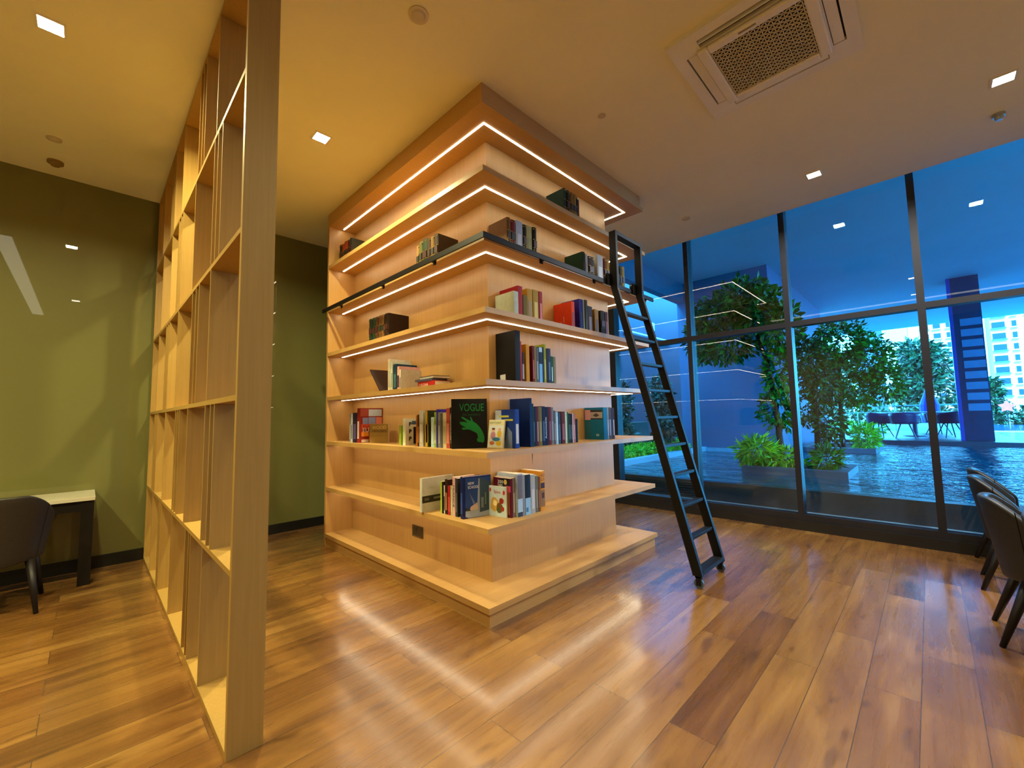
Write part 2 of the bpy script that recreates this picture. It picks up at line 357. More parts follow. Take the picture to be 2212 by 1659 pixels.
# top shelf, left run
run(6, 'L', .09, [(2.444, .07, .222, .17, '#3A2415', CL, None, 'dark brown old volume nearest the side panel'), (2.373, .045, .214, .17, '#8C3A1C', CL, None, 'rusty orange-red old volume, second in the row'),
  (2.327, .084, .224, .17, '#9A3E20', CL, '#B8863A', 'thick red-orange old volume in the middle'), (2.241, .048, .219, .17, '#4A1A14', CL, '#D8D0B8', 'dark maroon volume with pale bands'),
  (2.192, .05, .222, .19, '#33312B', CL, '#55503F', 'charcoal volume at the right end of the row')], 'old volumes on the left of the top shelf', 'on the top shelf, far left')
# second shelf left
run(5, 'L', .09, [(.926, .036, .225, .17, '#A07A45', CL, None, 'slim tan old volume at the left end'), (.889, .046, .243, .17, '#5C5A22', CL, '#B99A3C', 'olive volume with gold bands'),
  (.842, .07, .247, .17, '#25391F', CL, '#B99A3C', 'thick dark green volume with gold bands'), (.77, .044, .237, .17, '#4A2F17', CL, None, 'dark brown volume, middle of row'),
  (.725, .047, .238, .17, '#8A6626', CL, '#C9A94C', 'ochre volume with gilt spine'), (.677, .052, .24, .19, '#3C2A16', CL, '#B9923C', 'brown volume showing its cover, right end')], 'old volumes on the left of the second shelf', 'above the black rail, left side')
run(4, 'L', .09, [(1.749, .064, .236, .17, '#1D2A1D', CL, '#27371F', 'blackish green volume at the left end'), (1.677, .047, .236, .17, '#1C3320', CL, '#3A5A3A', 'dark green volume, second'),
  (1.625, .052, .235, .17, '#4A2C15', CL, '#9A6B3C', 'mid brown volume, third'), (1.568, .06, .236, .17, '#5B3A1B', CL, '#9A6B3C', 'chestnut brown volume, fourth'),
  (1.507, .042, .235, .17, '#6B4A22', CL, '#B98A4C', 'slim tan-brown volume, fifth'), (1.458, .077, .234, .20, '#2A1A10', CL, '#3A2516', 'very dark brown volume showing its cover, right end')], 'old volumes on the left of the third shelf', 'on the third shelf, left side')
# fourth shelf left
g = 'books loosely kept on the left of the fourth shelf'
run(3, 'L', .09, [(1.395, .045, .283, .2, '#D5CDB6', 'cloth', '#A8A294', 'tall cream book, tallest of the small heap')], g, 'on the fourth shelf left')
run(3, 'L', .09, [(1.345, .03, .255, .19, '#C8D2C4', 'cloth', '#8AA0A0', 'pale green-white book beside the tall cream one'), (1.300, .055, .228, .2, '#1E3C50', 'cloth', '#3E6A7A', 'dark teal-blue book standing in the small heap')], g, '')
run(3, 'L', .09, [(1.236, .035, .205, .2, '#D8A8A4', 'cloth', '#1A1530', 'pink book with a dark spine behind the flat stack'), (1.198, .02, .175, .21, '#C9C4B4', 'cloth', '#77708A', 'light grey book directly behind the flat stack')], g, '')
bb = thing('book', 'red-spined paperback lying at the bottom of the flat stack', 'book', (.10, .70, ZL[3]), 0, g)
MB().box(0, .15, 0, .235, 0, .003).box(0, .15, 0, .235, .045, .048).box(0, .004, 0, .235, .003, .045).build('cover', mat('#B5222A', .35), bb); MB().box(.004, .148, .002, .233, .003, .045).build('pages', mat('#DCD2B8', .8), bb)
text('MEDIA', .03, (0, .22, .012), (0, -1, 0), (0, 0, 1), mat('#E8D8D0', .4), bb, width=.13)
bb = thing('book', 'thin blue-grey book in the middle of the flat stack', 'book', (.10, .735, ZL[3]+.049), R(4), g)
MB().box(0, .15, 0, .215, 0, .018).build('cover', mat('#4A4A66', .4), bb); MB().box(.003, .152, .002, .216, .002, .016).build('pages', mat('#9A9AA0', .8), bb)
bb = thing('notebook', 'dark brown wire-bound notebook lying on top of the flat stack', 'notebook', (.105, .73, ZL[3]+.068), R(-5), g)
MB().box(0, .15, 0, .22, 0, .003).box(0, .15, 0, .22, .02, .023).build('cover', mat('#4A3422', .5), bb); MB().box(.004, .148, .004, .216, .003, .02).build('pages', mat('#D8D4C8', .8), bb)
wb = MB()
for i in range(18): wb.box(.148, .154, .012+i*.0112, .018+i*.0112, 0, .024)
wb.build('wire_binding', mat('#C8C8C8', .3, metal=.7), bb)
tb = thing('folder', 'dark glossy folder leaning at an angle on the left of the fourth shelf', 'folder', (.09, 1.53, ZL[3]+.002), 0)
tb.rotation_euler = (R(47), 0, 0)
MB().box(0, .19, 0, .30, 0, .006).build('back_board', mat('#2A150E', .4), tb); MB().box(.0, .19, .002, .30, -.004, 0).build('front_board', mat('#3B3830', .18), tb)
pp = thing('booklet', 'small pink and red booklet lying under the leaning folder', 'booklet', (.12, 1.54, ZL[3]), R(3))
MB().box(0, .14, 0, .17, 0, .008).build('pages', mat('#C98478', .6), pp); MB().box(-.001, .14, -.001, .17, .008, .010).box(-.001, .0, -.001, .17, 0, .008).build('cover', mat('#A8402C', .5), pp)
# fifth shelf left
g = 'books at the far left of the fifth shelf'
E = run(2, 'L', .054, [(2.077, .03, .281, .2, '#8A8C94', 'mag', '#B0B4BC', 'thin grey book at the far left end'), (2.043, .034, .275, .2, '#C9C8CC', 'mag', '#77808C', 'slim white book, second from the left'),
  (2.006, .09, .286, .21, '#241A3C', 'mag', '#5A5088', 'dark purple-blue thick book with photo spine'), (1.912, .052, .327, .235, '#8C2A1E', 'cloth', '#D8C8C0', 'big red picture book with photo mosaic cover reading EU',
   dict(prints=[('F', rc(.01, .225, .25, .315), '#B8C4D0'), ('F', rc(.01, .09, .25, .32), '#9A3A28'), ('F', rc(.03, .085, .175, .235), '#7A88B8'), ('F', rc(.09, .16, .175, .24), '#8492C0'), ('F', rc(.165, .228, .17, .24), '#D07A60'), ('F', rc(.02, .228, .13, .175), '#D0482C'), ('F', rc(.02, .09, .06, .10), '#E08A2C'), ('F', rc(.02, .09, .005, .03), '#D8C0B8')]))], g, 'on the fifth shelf')
text('EU', .06, (.0525, .026, .10), (0, 1, 0), (0, 0, 1), mat('#EFE6DC', .4), E[3], width=.06, lift=.004)
text('EUROPE', .03, (.0525, .03, .142), (0, 1, 0), (0, 0, 1), mat('#8C2A1E', .4), E[3], width=.18, lift=.004)
n = Vector((-.89, -.457, 0)); ang = math.atan2(n.y, n.x); P0 = Vector((.101, 1.7547, ZL[2])) - n*.014
wh = book(P0, ang, .014, .205, .175, '#8E7038', 'brown WOOD HOUSES book propped in front of the red picture book', g, 'mag', None, prints=[('F', rc(.004, .2, .11, .112), '#6A5228'), ('F', rc(.004, .2, .065, .067), '#6A5228')])
text('WOOD', .042, (.014, .03, .128), (0, 1, 0), (0, 0, 1), mat('#C9AE70', .4), wh, width=.15, lift=.002)
text('HOUSES', .03, (.014, .03, .100), (0, 1, 0), (0, 0, 1), mat('#3A2A10', .4), wh, width=.15, lift=.002)
g = 'row of books by the corner on the left of the fifth shelf'
F = run(2, 'L', .09, [(1.206, .04, .164, .13, '#8FA83C', 'mag', None, 'short lime green book at the left end'), (1.146, .042, .221, .19, '#D8DCC8', 'cloth', '#C8D890', 'white book with three black letters B',
   dict(prints=[('F', rc(.075, .18, .01, .15), '#14110E'), ('F', rc(.06, .13, .17, .2), '#3A5A6A')])), (.946, .022, .246, .18, '#A8661E', 'cloth', None, 'slim orange-brown book'), (.922, .02, .25, .17, '#4A1E12', 'cloth', '#B87A4A', 'dark red-brown book with lettered spine'),
  (.899, .055, .28, .16, '#C4C4BC', 'cloth', '#E0E0DC', 'tall silvery white book'), (.812, .045, .279, .2, '#2E3318', 'cloth', '#C8A020', 'dark green book with a yellow spine', dict(prints=[('F', rc(.04, .07, .14, .2), '#B89A20'), ('S', rc(.0, .03, .002, .277), '#C09A20')])),
  (.737, .042, .227, .16, '#A8C8D4', 'full', '#C8E0E8', 'short light blue book with lettered spine'), (.694, .026, .265, .17, '#8AA83A', 'cloth', '#D4DCC0', 'lime green book with white spine panel'), (.667, .02, .285, .19, '#35289A', 'mag', None, 'violet-blue book, taller than its lime neighbour'),
  (.646, .03, .262, .16, '#7A7C80', 'mag', '#A0A2A8', 'light grey magazine binder'), (.615, .03, .255, .16, '#55565C', 'mag', None, 'dark grey book'), (.584, .041, .256, .16, '#C4B898', 'cloth', '#A89A78', 'beige book with pale spine'),
  (.542, .04, .289, .17, '#B04A3A', 'cloth', '#D88A78', 'salmon red tall book'), (.5, .024, .294, .17, '#14120F', 'full', '#5A5650', 'black tall book with white spine lettering')], g, 'in the corner row, fifth shelf')
for k in range(3): text('B', .05, (.0425, .03, .155-k*.06), (0, 1, 0), (0, 0, 1), mat('#14110E', .4), F[1], lift=.003, bold=.002)
for k, nm in ((7, 'REAL THINGS'), (13, 'ARCHITECTURE')):
    it = F[k]; text(nm, .014, (.008, -.0035, .24), (0, 0, -1), (1, 0, 0), mat('#1E2A14' if k == 7 else '#E0E0E0', .4), it, width=.18)
# the large display book
PL, PR = Vector((.062, .4418, ZL[2])), Vector((.268, .2985, ZL[2])); r_ = (PR-PL).normalized(); n = Vector((r_.y, -r_.x, 0)); ang = math.atan2(n.y, n.x)
W_, H_ = .2525, .352
hand = [(1905,295),(1925,325),(1945,372),(1990,400),(2040,450),(2080,510),(2105,560),(2120,620),(2115,680),(2090,700),(2060,685),(2030,690),(2005,670),(2000,640),(2020,620),(2010,570),(1990,545),(1940,520),(1890,495),(1850,490),(1790,495),(1770,480),(1775,462),(1840,460),(1800,445),(1750,415),(1735,385),(1745,375),(1800,375),(1860,388),(1820,350),(1770,320),(1760,300),(1790,300),(1850,335),(1897,360),(1915,358),(1897,310)]
hp = [((x-1612)/553*W_, (780-y)/755*H_) for x, y in hand]; hp = hp[::-1]
vg = book(PL-n*.028, ang, .028, W_, H_, '#100F0D', 'big black book with a green hand on its cover, facing out at the corner', 'books displayed facing out at the corner', 'cloth', None, prints=[('F', hp, '#0E7A34')])
text('VOGUE', .075, (.028, .055, .265), (0, 1, 0), (0, 0, 1), mat('#0E7A34', .4), vg, width=.175, lift=.002)
text('the jewellery', .026, (.028, .075, .232), (0, 1, 0), (0, 0, 1), mat('#0C4A22', .4), vg, width=.13, lift=.002)
# fifth shelf right
g = 'row of books on the right of the fifth shelf'
G = run(2, 'R', .075, [(.328, .041, .27, .2, '#1C3E94', 'cloth', '#C8C8C4', 'bright blue picture book with pale skyscraper on the cover, fifth shelf corner',
   dict(prints=[('B', rc(.135, .198, .19, .266), '#BFD4E0'), ('B', [(.03, .0), (.11, .0), (.075, .15), (.03, .11)], '#7C94C4'), ('B', rc(.06, .16, .215, .228), '#C8C84A'), ('B', rc(.02, .10, .19, .202), '#C8C84A'), ('B', [(.10, .0), (.16, .0), (.14, .06), (.12, .17)], '#B8D0E4')])),
  (.480, .025, .35, .2, '#0E2A5E', 'cloth', None, 'large navy blue book with hanging ribbon marker, right face of corner'), (.506, .017, .31, .18, '#10343A', 'cloth', None, 'slim dark teal book right of the large navy one')], g, '')
MB().prism([(.012, .05), (.019, .05), (.018, -.02), (.014, -.075), (.012, -.02)], (0, -.003, -.05+.0), (1, 0, 0), (0, 0, 1), (0, -.001, 0)).build('ribbon_marker', mat('#0A0C14', .5), G[1])
text('atlas', .016, (-.0005, .19, .02), (0, -1, 0), (0, 0, 1), mat('#E0E6F0', .4), G[1], width=.05, lift=.001)
G2 = run(2, 'R', .09, [(.524, .028, .285, .17, '#0E1014', 'cloth', '#3A3E4A', 'black book'), (.553, .015, .283, .17, '#1A1E48', 'cloth', None, 'thin navy book after the black one'), (.569, .025, .287, .17, '#5A1E22', 'cloth', '#9A7A70', 'dark red book with pale lettering'),
  (.594, .036, .287, .17, '#6A6224', 'cloth', '#8A8030', 'olive green book'), (.631, .036, .292, .17, '#12153C', 'cloth', '#2A3060', 'midnight blue book'), (.668, .037, .287, .17, '#15142E', 'cloth', None, 'blue-black book lettered Automobile'),
  (.706, .033, .287, .17, '#5E1A1C', 'cloth', '#7A2A2A', 'wine red book'), (.739, .027, .285, .17, '#6A6C72', 'mag', '#8A8C92', 'grey magazine volume'), (.766, .027, .259, .17, '#54504C', 'mag', '#7A746E', 'brown-grey magazine volume'),
  (.793, .027, .248, .17, '#9AC0DA', 'full', '#B8D8EC', 'short pale blue book'), (.822, .029, .244, .17, '#2A4560', 'cloth', '#3A5A78', 'slate blue book'), (.862, .046, .251, .17, '#5A2412', 'cloth', '#8A3A20', 'russet brown book'),
  (.909, .023, .251, .17, '#C8D0CC', 'full', '#DCE4E0', 'white-spined slim book'), (.933, .017, .247, .17, '#2A7038', 'cloth', None, 'thin bright green book'), (.951, .029, .236, .17, '#26281A', 'cloth', '#3A3C2A', 'dark olive book'),
  (.981, .024, .232, .17, '#1C1512', 'cloth', '#5A4A3A', 'black-brown book'), (1.006, .011, .237, .17, '#E4C8C8', 'mag', None, 'very thin white booklet'), (1.018, .024, .231, .17, '#A87478', 'cloth', '#C8989C', 'mauve pink book'), (1.047, .028, .19, .16, '#120D0C', 'cloth', None, 'short black book at its right end')], g, 'in the long row, fifth shelf right')
text('Automobile', .024, (.011, -.003, .05), (0, 0, 1), (-1, 0, 0), mat('#D8DCE8', .4), G2[5], width=.16)
g = 'books at the right end of the fifth shelf'
run(2, 'R', .084, [(1.452, .055, .285, .2, '#147098', 'cloth', None, 'teal book with a framed picture band', dict(prints=[('B', rc(.01, .19, .18, .262), '#2A1A24'), ('B', rc(.01, .135, .19, .245), '#A8A6A4'), ('B', rc(.135, .195, .175, .265), '#D8A0A8'), ('B', rc(.135, .198, .005, .17), '#0F6478'), ('B', rc(.05, .08, .03, .05), '#8FB8C0'), ('B', [(.04, .215), (.075, .2), (.11, .215), (.075, .235)], '#4A3E40')])),
  (1.510, .026, .283, .17, '#8A8C8C', 'mag', '#B0B0AC', 'grey-white book right of the teal one'), (1.537, .04, .285, .17, '#5A4438', 'cloth', '#8A7468', 'brown spotted book'), (1.578, .025, .28, .17, '#3A2624', 'cloth', None, 'dark brown book'), (1.604, .026, .28, .17, '#3E1C22', 'cloth', '#A8989C', 'dark plum book at the very end')], g, 'at the right end of the fifth shelf')
# child's picture book leaning on the blue one
kb = book((.275, .288, ZL[2]), -math.pi/2+R(8), .012, .14, .20, '#E4E0B8', "small pale yellow children's picture book leaning on the blue picture book", 'books displayed facing out at the corner', 'mag', None)
kb.rotation_euler = (0, 0, 0)
kb.location = (.262, .282, ZL[2]); ang = math.atan2(-.15, -.99); kb.rotation_euler = (Matrix.Rotation(ang, 4, 'Z') @ Matrix.Rotation(R(-9), 4, 'Y')).to_euler()
pm = MB(); cols = ['#DDE9EE', '#2F8A2C', '#C48AA8', '#E0C02C', '#3A88C0', '#C87A4A', '#6A3A20', '#E8B898']
def blob(c, cy2, cz2, ry, rz2, lv, n=12):
    pm.m = cols.index(c); pm.prism([(cy2+ry*math.cos(6.283*i/n), cz2+rz2*math.sin(6.283*i/n)) for i in range(n)], (.012, 0, 0), (0, 1, 0), (0, 0, 1), (lv, 0, 0))
pm.m = 0; pm.prism(rc(.008, .132, .01, .16), (.012, 0, 0), (0, 1, 0), (0, 0, 1), (.0004, 0, 0))
for a_ in (('#C48AA8', .045, .09, .022, .028, .0008), ('#E8B898', .045, .125, .014, .013, .0012), ('#6A3A20', .045, .135, .015, .008, .0016), ('#E0C02C', .1, .1, .02, .026, .0008), ('#E8B898', .1, .13, .013, .012, .0012), ('#3A88C0', .075, .062, .035, .014, .0014), ('#C87A4A', .04, .035, .022, .014, .0010), ('#E0C02C', .1, .033, .024, .018, .0010)): blob(*a_)
pm.build('cover_print', [mat(c, .4, 0) for c in cols], kb)
text('READY-TO-READ', .018, (.012, .008, .172), (0, 1, 0), (0, 0, 1), mat('#2F8A2C', .4), kb, width=.10, lift=.002)
# sixth shelf, left of corner
g = 'books on the sixth shelf left of the corner'
Hb = run(1, 'L', -.012, [(.735, .03, .245, .29, '#CFCBBE', 'cloth', '#C4CCCC', 'wide white landscape book with dark photo band on its cover', dict(prints=[('F', rc(.0, .285, .065, .115), '#2E2A26'), ('F', rc(.02, .06, .08, .10), '#6A6258'), ('F', rc(.1, .2, .085, .1), '#8A8478')])),], g, 'sixth shelf')
text('ARCHI  DESIGN', .02, (.03, .05, .165), (0, 1, 0), (0, 0, 1), mat('#B8B2A4', .4), Hb[0], width=.2, lift=.003)
H2 = run(1, 'L', .075, [(.600, .018, .224, .18, '#A8BC3C', 'mag', None, 'thin lime green book'), (.581, .022, .222, .18, '#1A1410', 'cloth', None, 'black book beside the lime one'), (.558, .012, .2, .18, '#D8D4CC', 'mag', '#3A3A3A', 'white thin booklet'), (.545, .034, .245, .18, '#2E1710', 'cloth', '#A8683A', 'dark brown book taller than its neighbours'),
  (.510, .032, .203, .18, '#A81E2C', 'cloth', '#C84A4A', 'short crimson book'), (.477, .022, .206, .18, '#A8C08A', 'full', '#C8D8B0', 'short pale green book'), (.454, .029, .269, .18, '#D8A8AC', 'mag', None, 'pink book lettered FRANCE'), (.425, .028, .262, .18, '#33363C', 'mag', '#5A5E66', 'charcoal book next to the blue NEW SCHOOL book')], g, 'sixth shelf, left of corner')
text('FRANCE', .024, (.006, -.002, .215), (0, 0, -1), (1, 0, 0), mat('#2A1A24', .4), H2[6], width=.15)
PL, PR = Vector((.0573, .3189, ZL[1])), Vector((.272, .2720, ZL[1])); r_ = (PR-PL).normalized(); n = Vector((r_.y, -r_.x, 0)); ang = math.atan2(n.y, n.x)
ns = book(PL-n*.035, ang, .035, .22, .279, '#10205E', 'deep blue NEW SCHOOL book with building photo, facing out at the corner', 'books displayed facing out at the corner', 'cloth', '#2A4AA0',
   prints=[('F', rc(.02, .218, .03, .27), '#123A78'), ('F', rc(.02, .218, .002, .05), '#9AA4B0'), ('F', [(.13, .03), (.215, .04), (.215, .23), (.128, .27)], '#2A4252'), ('F', [(.108, .05), (.13, .03), (.13, .26), (.122, .26)], '#8A94A0'), ('F', [(.05, .05), (.12, .05), (.11, .10), (.06, .075)], '#C0A890'), ('F', [(.02, .05), (.06, .05), (.05, .065), (.02, .07)], '#1E2418'), ('F', [(.08, .09), (.10, .09), (.05, .17)], '#5A6A88'), ('F', rc(.14, .16, .06, .13), '#66788A'), ('F', rc(.17, .18, .08, .16), '#5E7A6A'), ('F', [(.0, .0), (.05, .0), (.0, .02)], '#1A1440')])
text('NEW', .026, (.035, .035, .225), (0, 1, 0), (0, 0, 1), mat('#EDF0F5', .4), ns, width=.047, lift=.008)
text('SCHOOL', .026, (.035, .035, .199), (0, 1, 0), (0, 0, 1), mat('#EDF0F5', .4), ns, width=.083, lift=.008)
# sixth shelf right
g = 'magazines and books on the sixth shelf right of the corner'
H3 = run(1, 'R', .094, [(.292, .020, .262, .17, '#5A1426', 'mag', None, 'dark red 200 TIPS magazine with a yellow dot', dict(prints=[('B', rc(.01, .10, .19, .26), '#1A0F1A'), ('B', [(.05+.016*math.cos(i*.52), .235+.018*math.sin(i*.52)) for i in range(12)], '#E0D070'), ('B', rc(.0, .05, .17, .21), '#C8486A'), ('B', rc(.01, .165, .02, .17), '#8A4A30')])), (.313, .022, .265, .18, '#8A7A78', 'mag', '#C8B8B0', 'pinkish grey magazine volume')], g, 'sixth shelf, right of corner')
text('200', .03, (-.001, .125, .225), (0, -1, 0), (0, 0, 1), mat('#F2F2F2', .4), H3[0], lift=.003, width=.055)
text('TIPS', .026, (-.001, .125, .200), (0, -1, 0), (0, 0, 1), mat('#F2F2F2', .4), H3[0], lift=.003, width=.05)
H4 = run(1, 'R', .075, [(.336, .055, .29, .2, '#A8B8C8', 'mag', None, 'tall pale blue-grey magazine stack with picture cover', dict(prints=[('S', rc(.004, .05, .12, .28), '#6A6468'), ('S', rc(.004, .05, .03, .12), '#A8CCE8'), ('S', rc(.004, .05, .0, .03), '#28344A')])), (.393, .02, .279, .2, '#8C8E92', 'mag', None, 'thin grey magazine'),
  (.414, .056, .276, .2, '#1E2630', 'mag', None, 'black and pale blue thick magazine', dict(prints=[('S', rc(.002, .054, .0, .115), '#8CC0E4'), ('S', rc(.008, .03, .02, .05), '#3A78A8')])), (.472, .048, .27, .2, '#A4A8AC', 'mag', '#C4C8CC', 'silver grey thick magazine volume'),
  (.521, .029, .258, .19, '#6A6A58', 'mag', '#8A8A76', 'olive grey magazine'), (.551, .025, .245, .19, '#6A4428', 'cloth', '#8A5A38', 'brown book near the yellow one'), (.577, .05, .284, .2, '#D8952A', 'mag', None, 'yellow-orange book with AD LS lettering at the right end', dict(prints=[('S', rc(.004, .046, .16, .2), '#3A1A10'), ('S', rc(.004, .046, .03, .15), '#8A6A38'), ('S', rc(.012, .04, .09, .13), '#4A2418')]))], g, 'sixth shelf, right of corner')
text('AD', .028, (.003, -.003, .245), (1, 0, 0), (0, 0, 1), mat('#6A2A10', .4), H4[6], width=.04)
text('LS', .028, (.003, -.003, .215), (1, 0, 0), (0, 0, 1), mat('#6A2A10', .4), H4[6], width=.036)
rm = thing('magazine', 'red-topped magazine tucked upright behind the grey volumes', 'magazine', (.34, .28, ZL[1]), 0)
sp = book((.262, .282, ZL[1]), 0, .012, .162, .205, '#C4D8E0', 'small white Spice cookery magazine standing in front at the corner', 'books displayed facing out at the corner', 'mag', None)
bpy.data.objects.remove(rm)
ang = math.atan2(-.12, -.99); sp.location = (.268, .282, ZL[1]); sp.rotation_euler = (Matrix.Rotation(ang, 4, 'Z')).to_euler()
pm = MB(); cols = ['#C8A050', '#A02818', '#6A4A20', '#C83040', '#3A5A28', '#E8D8A0']
def blob2(c, a1, b1, a2, b2, lv, n=12):
    pm.m = cols.index(c); pm.prism([(a1+a2*math.cos(6.283*i/n)*(1+.15*math.sin(i*2)), b1+b2*math.sin(6.283*i/n)) for i in range(n)], (.012, 0, 0), (0, 1, 0), (0, 0, 1), (lv, 0, 0))
for a_ in (('#C8A050', .055, .08, .035, .05, .0006), ('#E8D8A0', .06, .09, .018, .02, .0010), ('#6A4A20', .10, .06, .028, .035, .0008), ('#A02818', .118, .108, .02, .02, .0012), ('#3A5A28', .09, .045, .01, .02, .0014), ('#C83040', .018, .178, .008, .014, .0006), ('#C83040', .14, .165, .010, .016, .0006), ('#A02818', .13, .055, .012, .016, .0012)): blob2(*a_)
pm.build('cover_print', [mat(c, .4, 0) for c in cols], sp)
text('Spice', .03, (.012, .05, .158), (0, 1, 0), (0, 0, 1), mat('#C83048', .4), sp, width=.06, lift=.002)
# fourth shelf right
g = 'books on the right face of the fourth shelf'
I = run(3, 'R', .09, [(.360, .052, .372, .2, '#151311', 'cloth', None, 'huge matt black book with a small white sticker'), (.413, .012, .299, .17, '#A8301E', 'mag', None, 'thin red book touching the huge black one'), (.426, .026, .218, .17, '#3E0F10', 'cloth', '#A89888', 'short oxblood book'),
  (.471, .036, .283, .17, '#C08A14', 'cloth', None, 'mustard yellow book'), (.539, .024, .279, .17, '#5E1410', 'cloth', '#A83A2A', 'brick red book'), (.564, .015, .278, .17, '#8A7440', 'cloth', None, 'slim tan book'), (.580, .03, .27, .17, '#5A5A50', 'mag', '#8A8A80', 'mid grey book'),
  (.611, .042, .277, .17, '#1A2A44', 'cloth', None, 'blue and white book with a pale lower spine', dict(prints=[('S', rc(.004, .038, .0, .15), '#6AA4D4'), ('S', rc(.004, .038, .24, .275), '#A8C4D4')])), (.654, .015, .28, .17, '#14130F', 'mag', None, 'thin black book'), (.671, .024, .305, .18, '#8C9420', 'cloth', '#B8BC4A', 'acid green book with white cover top'),
  (.696, .019, .275, .17, '#2A1E16', 'cloth', None, 'thin dark brown book'), (.717, .034, .277, .17, '#2C3550', 'cloth', '#4A5A80', 'slate blue book on right of the acid green'), (.754, .023, .219, .17, '#1E5A44', 'cloth', '#9AC0C4', 'short sea green book'), (.783, .03, .218, .17, '#7A745A', 'cloth', None, 'short grey-tan book at the right end')], g, 'fourth shelf, right face')
MB().prism([(.10, .014), (.155, .010), (.157, .062), (.102, .066)], (0, 0, 0), (0, 1, 0), (0, 0, 1), (-.001, 0, 0)).build('price_sticker', mat('#D4DCE8', .4), I[0])
# third shelf right
g = 'colourful books on the right face of the third shelf'
run(4, 'R', .075, [(.340, .047, .186, .19, '#BCC8B4', 'cloth', '#A8B4A0', 'mint white short book in front, left end')], g, 'third shelf, right face')
J = run(4, 'R', .09, [(.400, .048, .24, .19, '#A01E22', 'cloth', None, 'dark red tall book behind the mint white one'), (.455, .042, .181, .17, '#6A6220', 'cloth', None, 'short olive book'), (.5, .055, .238, .17, '#B48C1E', 'cloth', '#8A6A18', 'golden yellow book'), (.564, .06, .244, .17, '#A88A22', 'cloth', '#D0B840', 'second, duller yellow book'), (.632, .037, .244, .17, '#9A1A22', 'cloth', '#C85A5A', 'red book at the right of the yellow pair')], g, 'third shelf, right face')
g = 'books by the ladder on the third shelf'
K = run(4, 'R', .09, [(1.040, .042, .242, .19, '#D4401E', 'cloth', '#7A1018', 'bright orange-red book with thin pale strokes on its cover', dict(prints=[('B', [(.125, .06), (.131, .06), (.112, .085), (.106, .085)], '#E0A070'), ('B', rc(.078, .086, .075, .125), '#E0A070')])),
  (1.150, .05, .283, .19, '#28207A', 'cloth', '#14103C', 'royal violet-blue tall book'), (1.205, .02, .285, .17, '#8A8C80', 'mag', None, 'pale grey tall book'), (1.240, .032, .291, .17, '#42463E', 'cloth', None, 'dark grey-green tall book'), (1.277, .066, .244, .17, '#2A1C18', 'cloth', '#7A6258', 'dark marbled brown book'), (1.380, .06, .232, .18, '#8A6418', 'cloth', '#5A3E12', 'gold-brown thick book'),
  (1.473, .068, .235, .17, '#100E0C', CL, '#4A3E2A', 'black thick book'), (1.55, .044, .237, .17, '#3E1512', 'cloth', '#6A2A20', 'maroon book at the right end')], g, 'third shelf, near the ladder')
# second shelf right
g = 'old volumes on the right face of the second shelf'
run(5, 'R', .09, [(.299, .038, .247, .19, '#6A4A26', CL, None, 'tan volume showing its plain cover, left end'), (.338, .05, .243, .17, '#6A1A18', CL, None, 'dark red volume with gilt bands'), (.394, .070, .258, .17, '#A8B4C4', 'cloth', '#C8D0DC', 'thick blue-white volume'),
  (.466, .037, .246, .17, '#1E1A10', CL, '#B8923C', 'black and gold volume'), (.508, .058, .256, .17, '#A8A060', 'cloth', '#8A8440', 'cream and olive thick volume'), (.576, .044, .261, .17, '#1C1A10', CL, '#B8923C', 'second black and gold volume, right end')], g, 'second shelf, above the rail')
g = 'old volumes near the ladder on the second shelf'
run(5, 'R', .09, [(1.217, .042, .242, .19, '#1C3A2A', CL, '#2A4A34', 'dark green volume showing its cover'), (1.265, .035, .236, .17, '#A8ACA8', 'cloth', None, 'white slim volume'), (1.312, .085, .228, .17, '#3E2814', CL, '#8A6A2C', 'thick brown volume'), (1.455, .09, .28, .17, '#B8BCBC', 'cloth', '#D0D4D4', 'broad white volume'),
  (1.563, .036, .271, .17, '#7A3418', CL, None, 'red-brown volume left of the ladder'), (1.602, .048, .274, .17, '#A8842A', CL, None, 'yellow-gold volume behind the ladder'), (1.783, .043, .278, .17, '#5A5420', CL, None, 'olive volume between the ladder rails'), (1.833, .044, .267, .17, '#1C1810', CL, None, 'black volume between the ladder rails'), (1.879, .050, .272, .17, '#8A701E', CL, None, 'gold volume last in the row')], g, 'on the second shelf')
g = 'old volumes on the right face of the top shelf'
run(6, 'R', .09, [(.980, .028, .254, .19, '#24403E', CL, '#A88A3A', 'dark teal volume showing its cover'), (1.015, .046, .248, .17, '#2A2110', CL, '#A88A3A', 'black-brown and gold volume'), (1.067, .04, .249, .17, '#7A5E24', CL, None, 'antique gold volume'), (1.108, .046, .246, .17, '#8A6E2A', CL, None, 'second, lighter gold volume'), (1.155, .018, .24, .17, '#1A140C', CL, None, 'thin black volume'), (1.174, .024, .225, .17, '#5A2416', 'cloth', None, 'slim red-brown volume')], g, 'top shelf, right face')

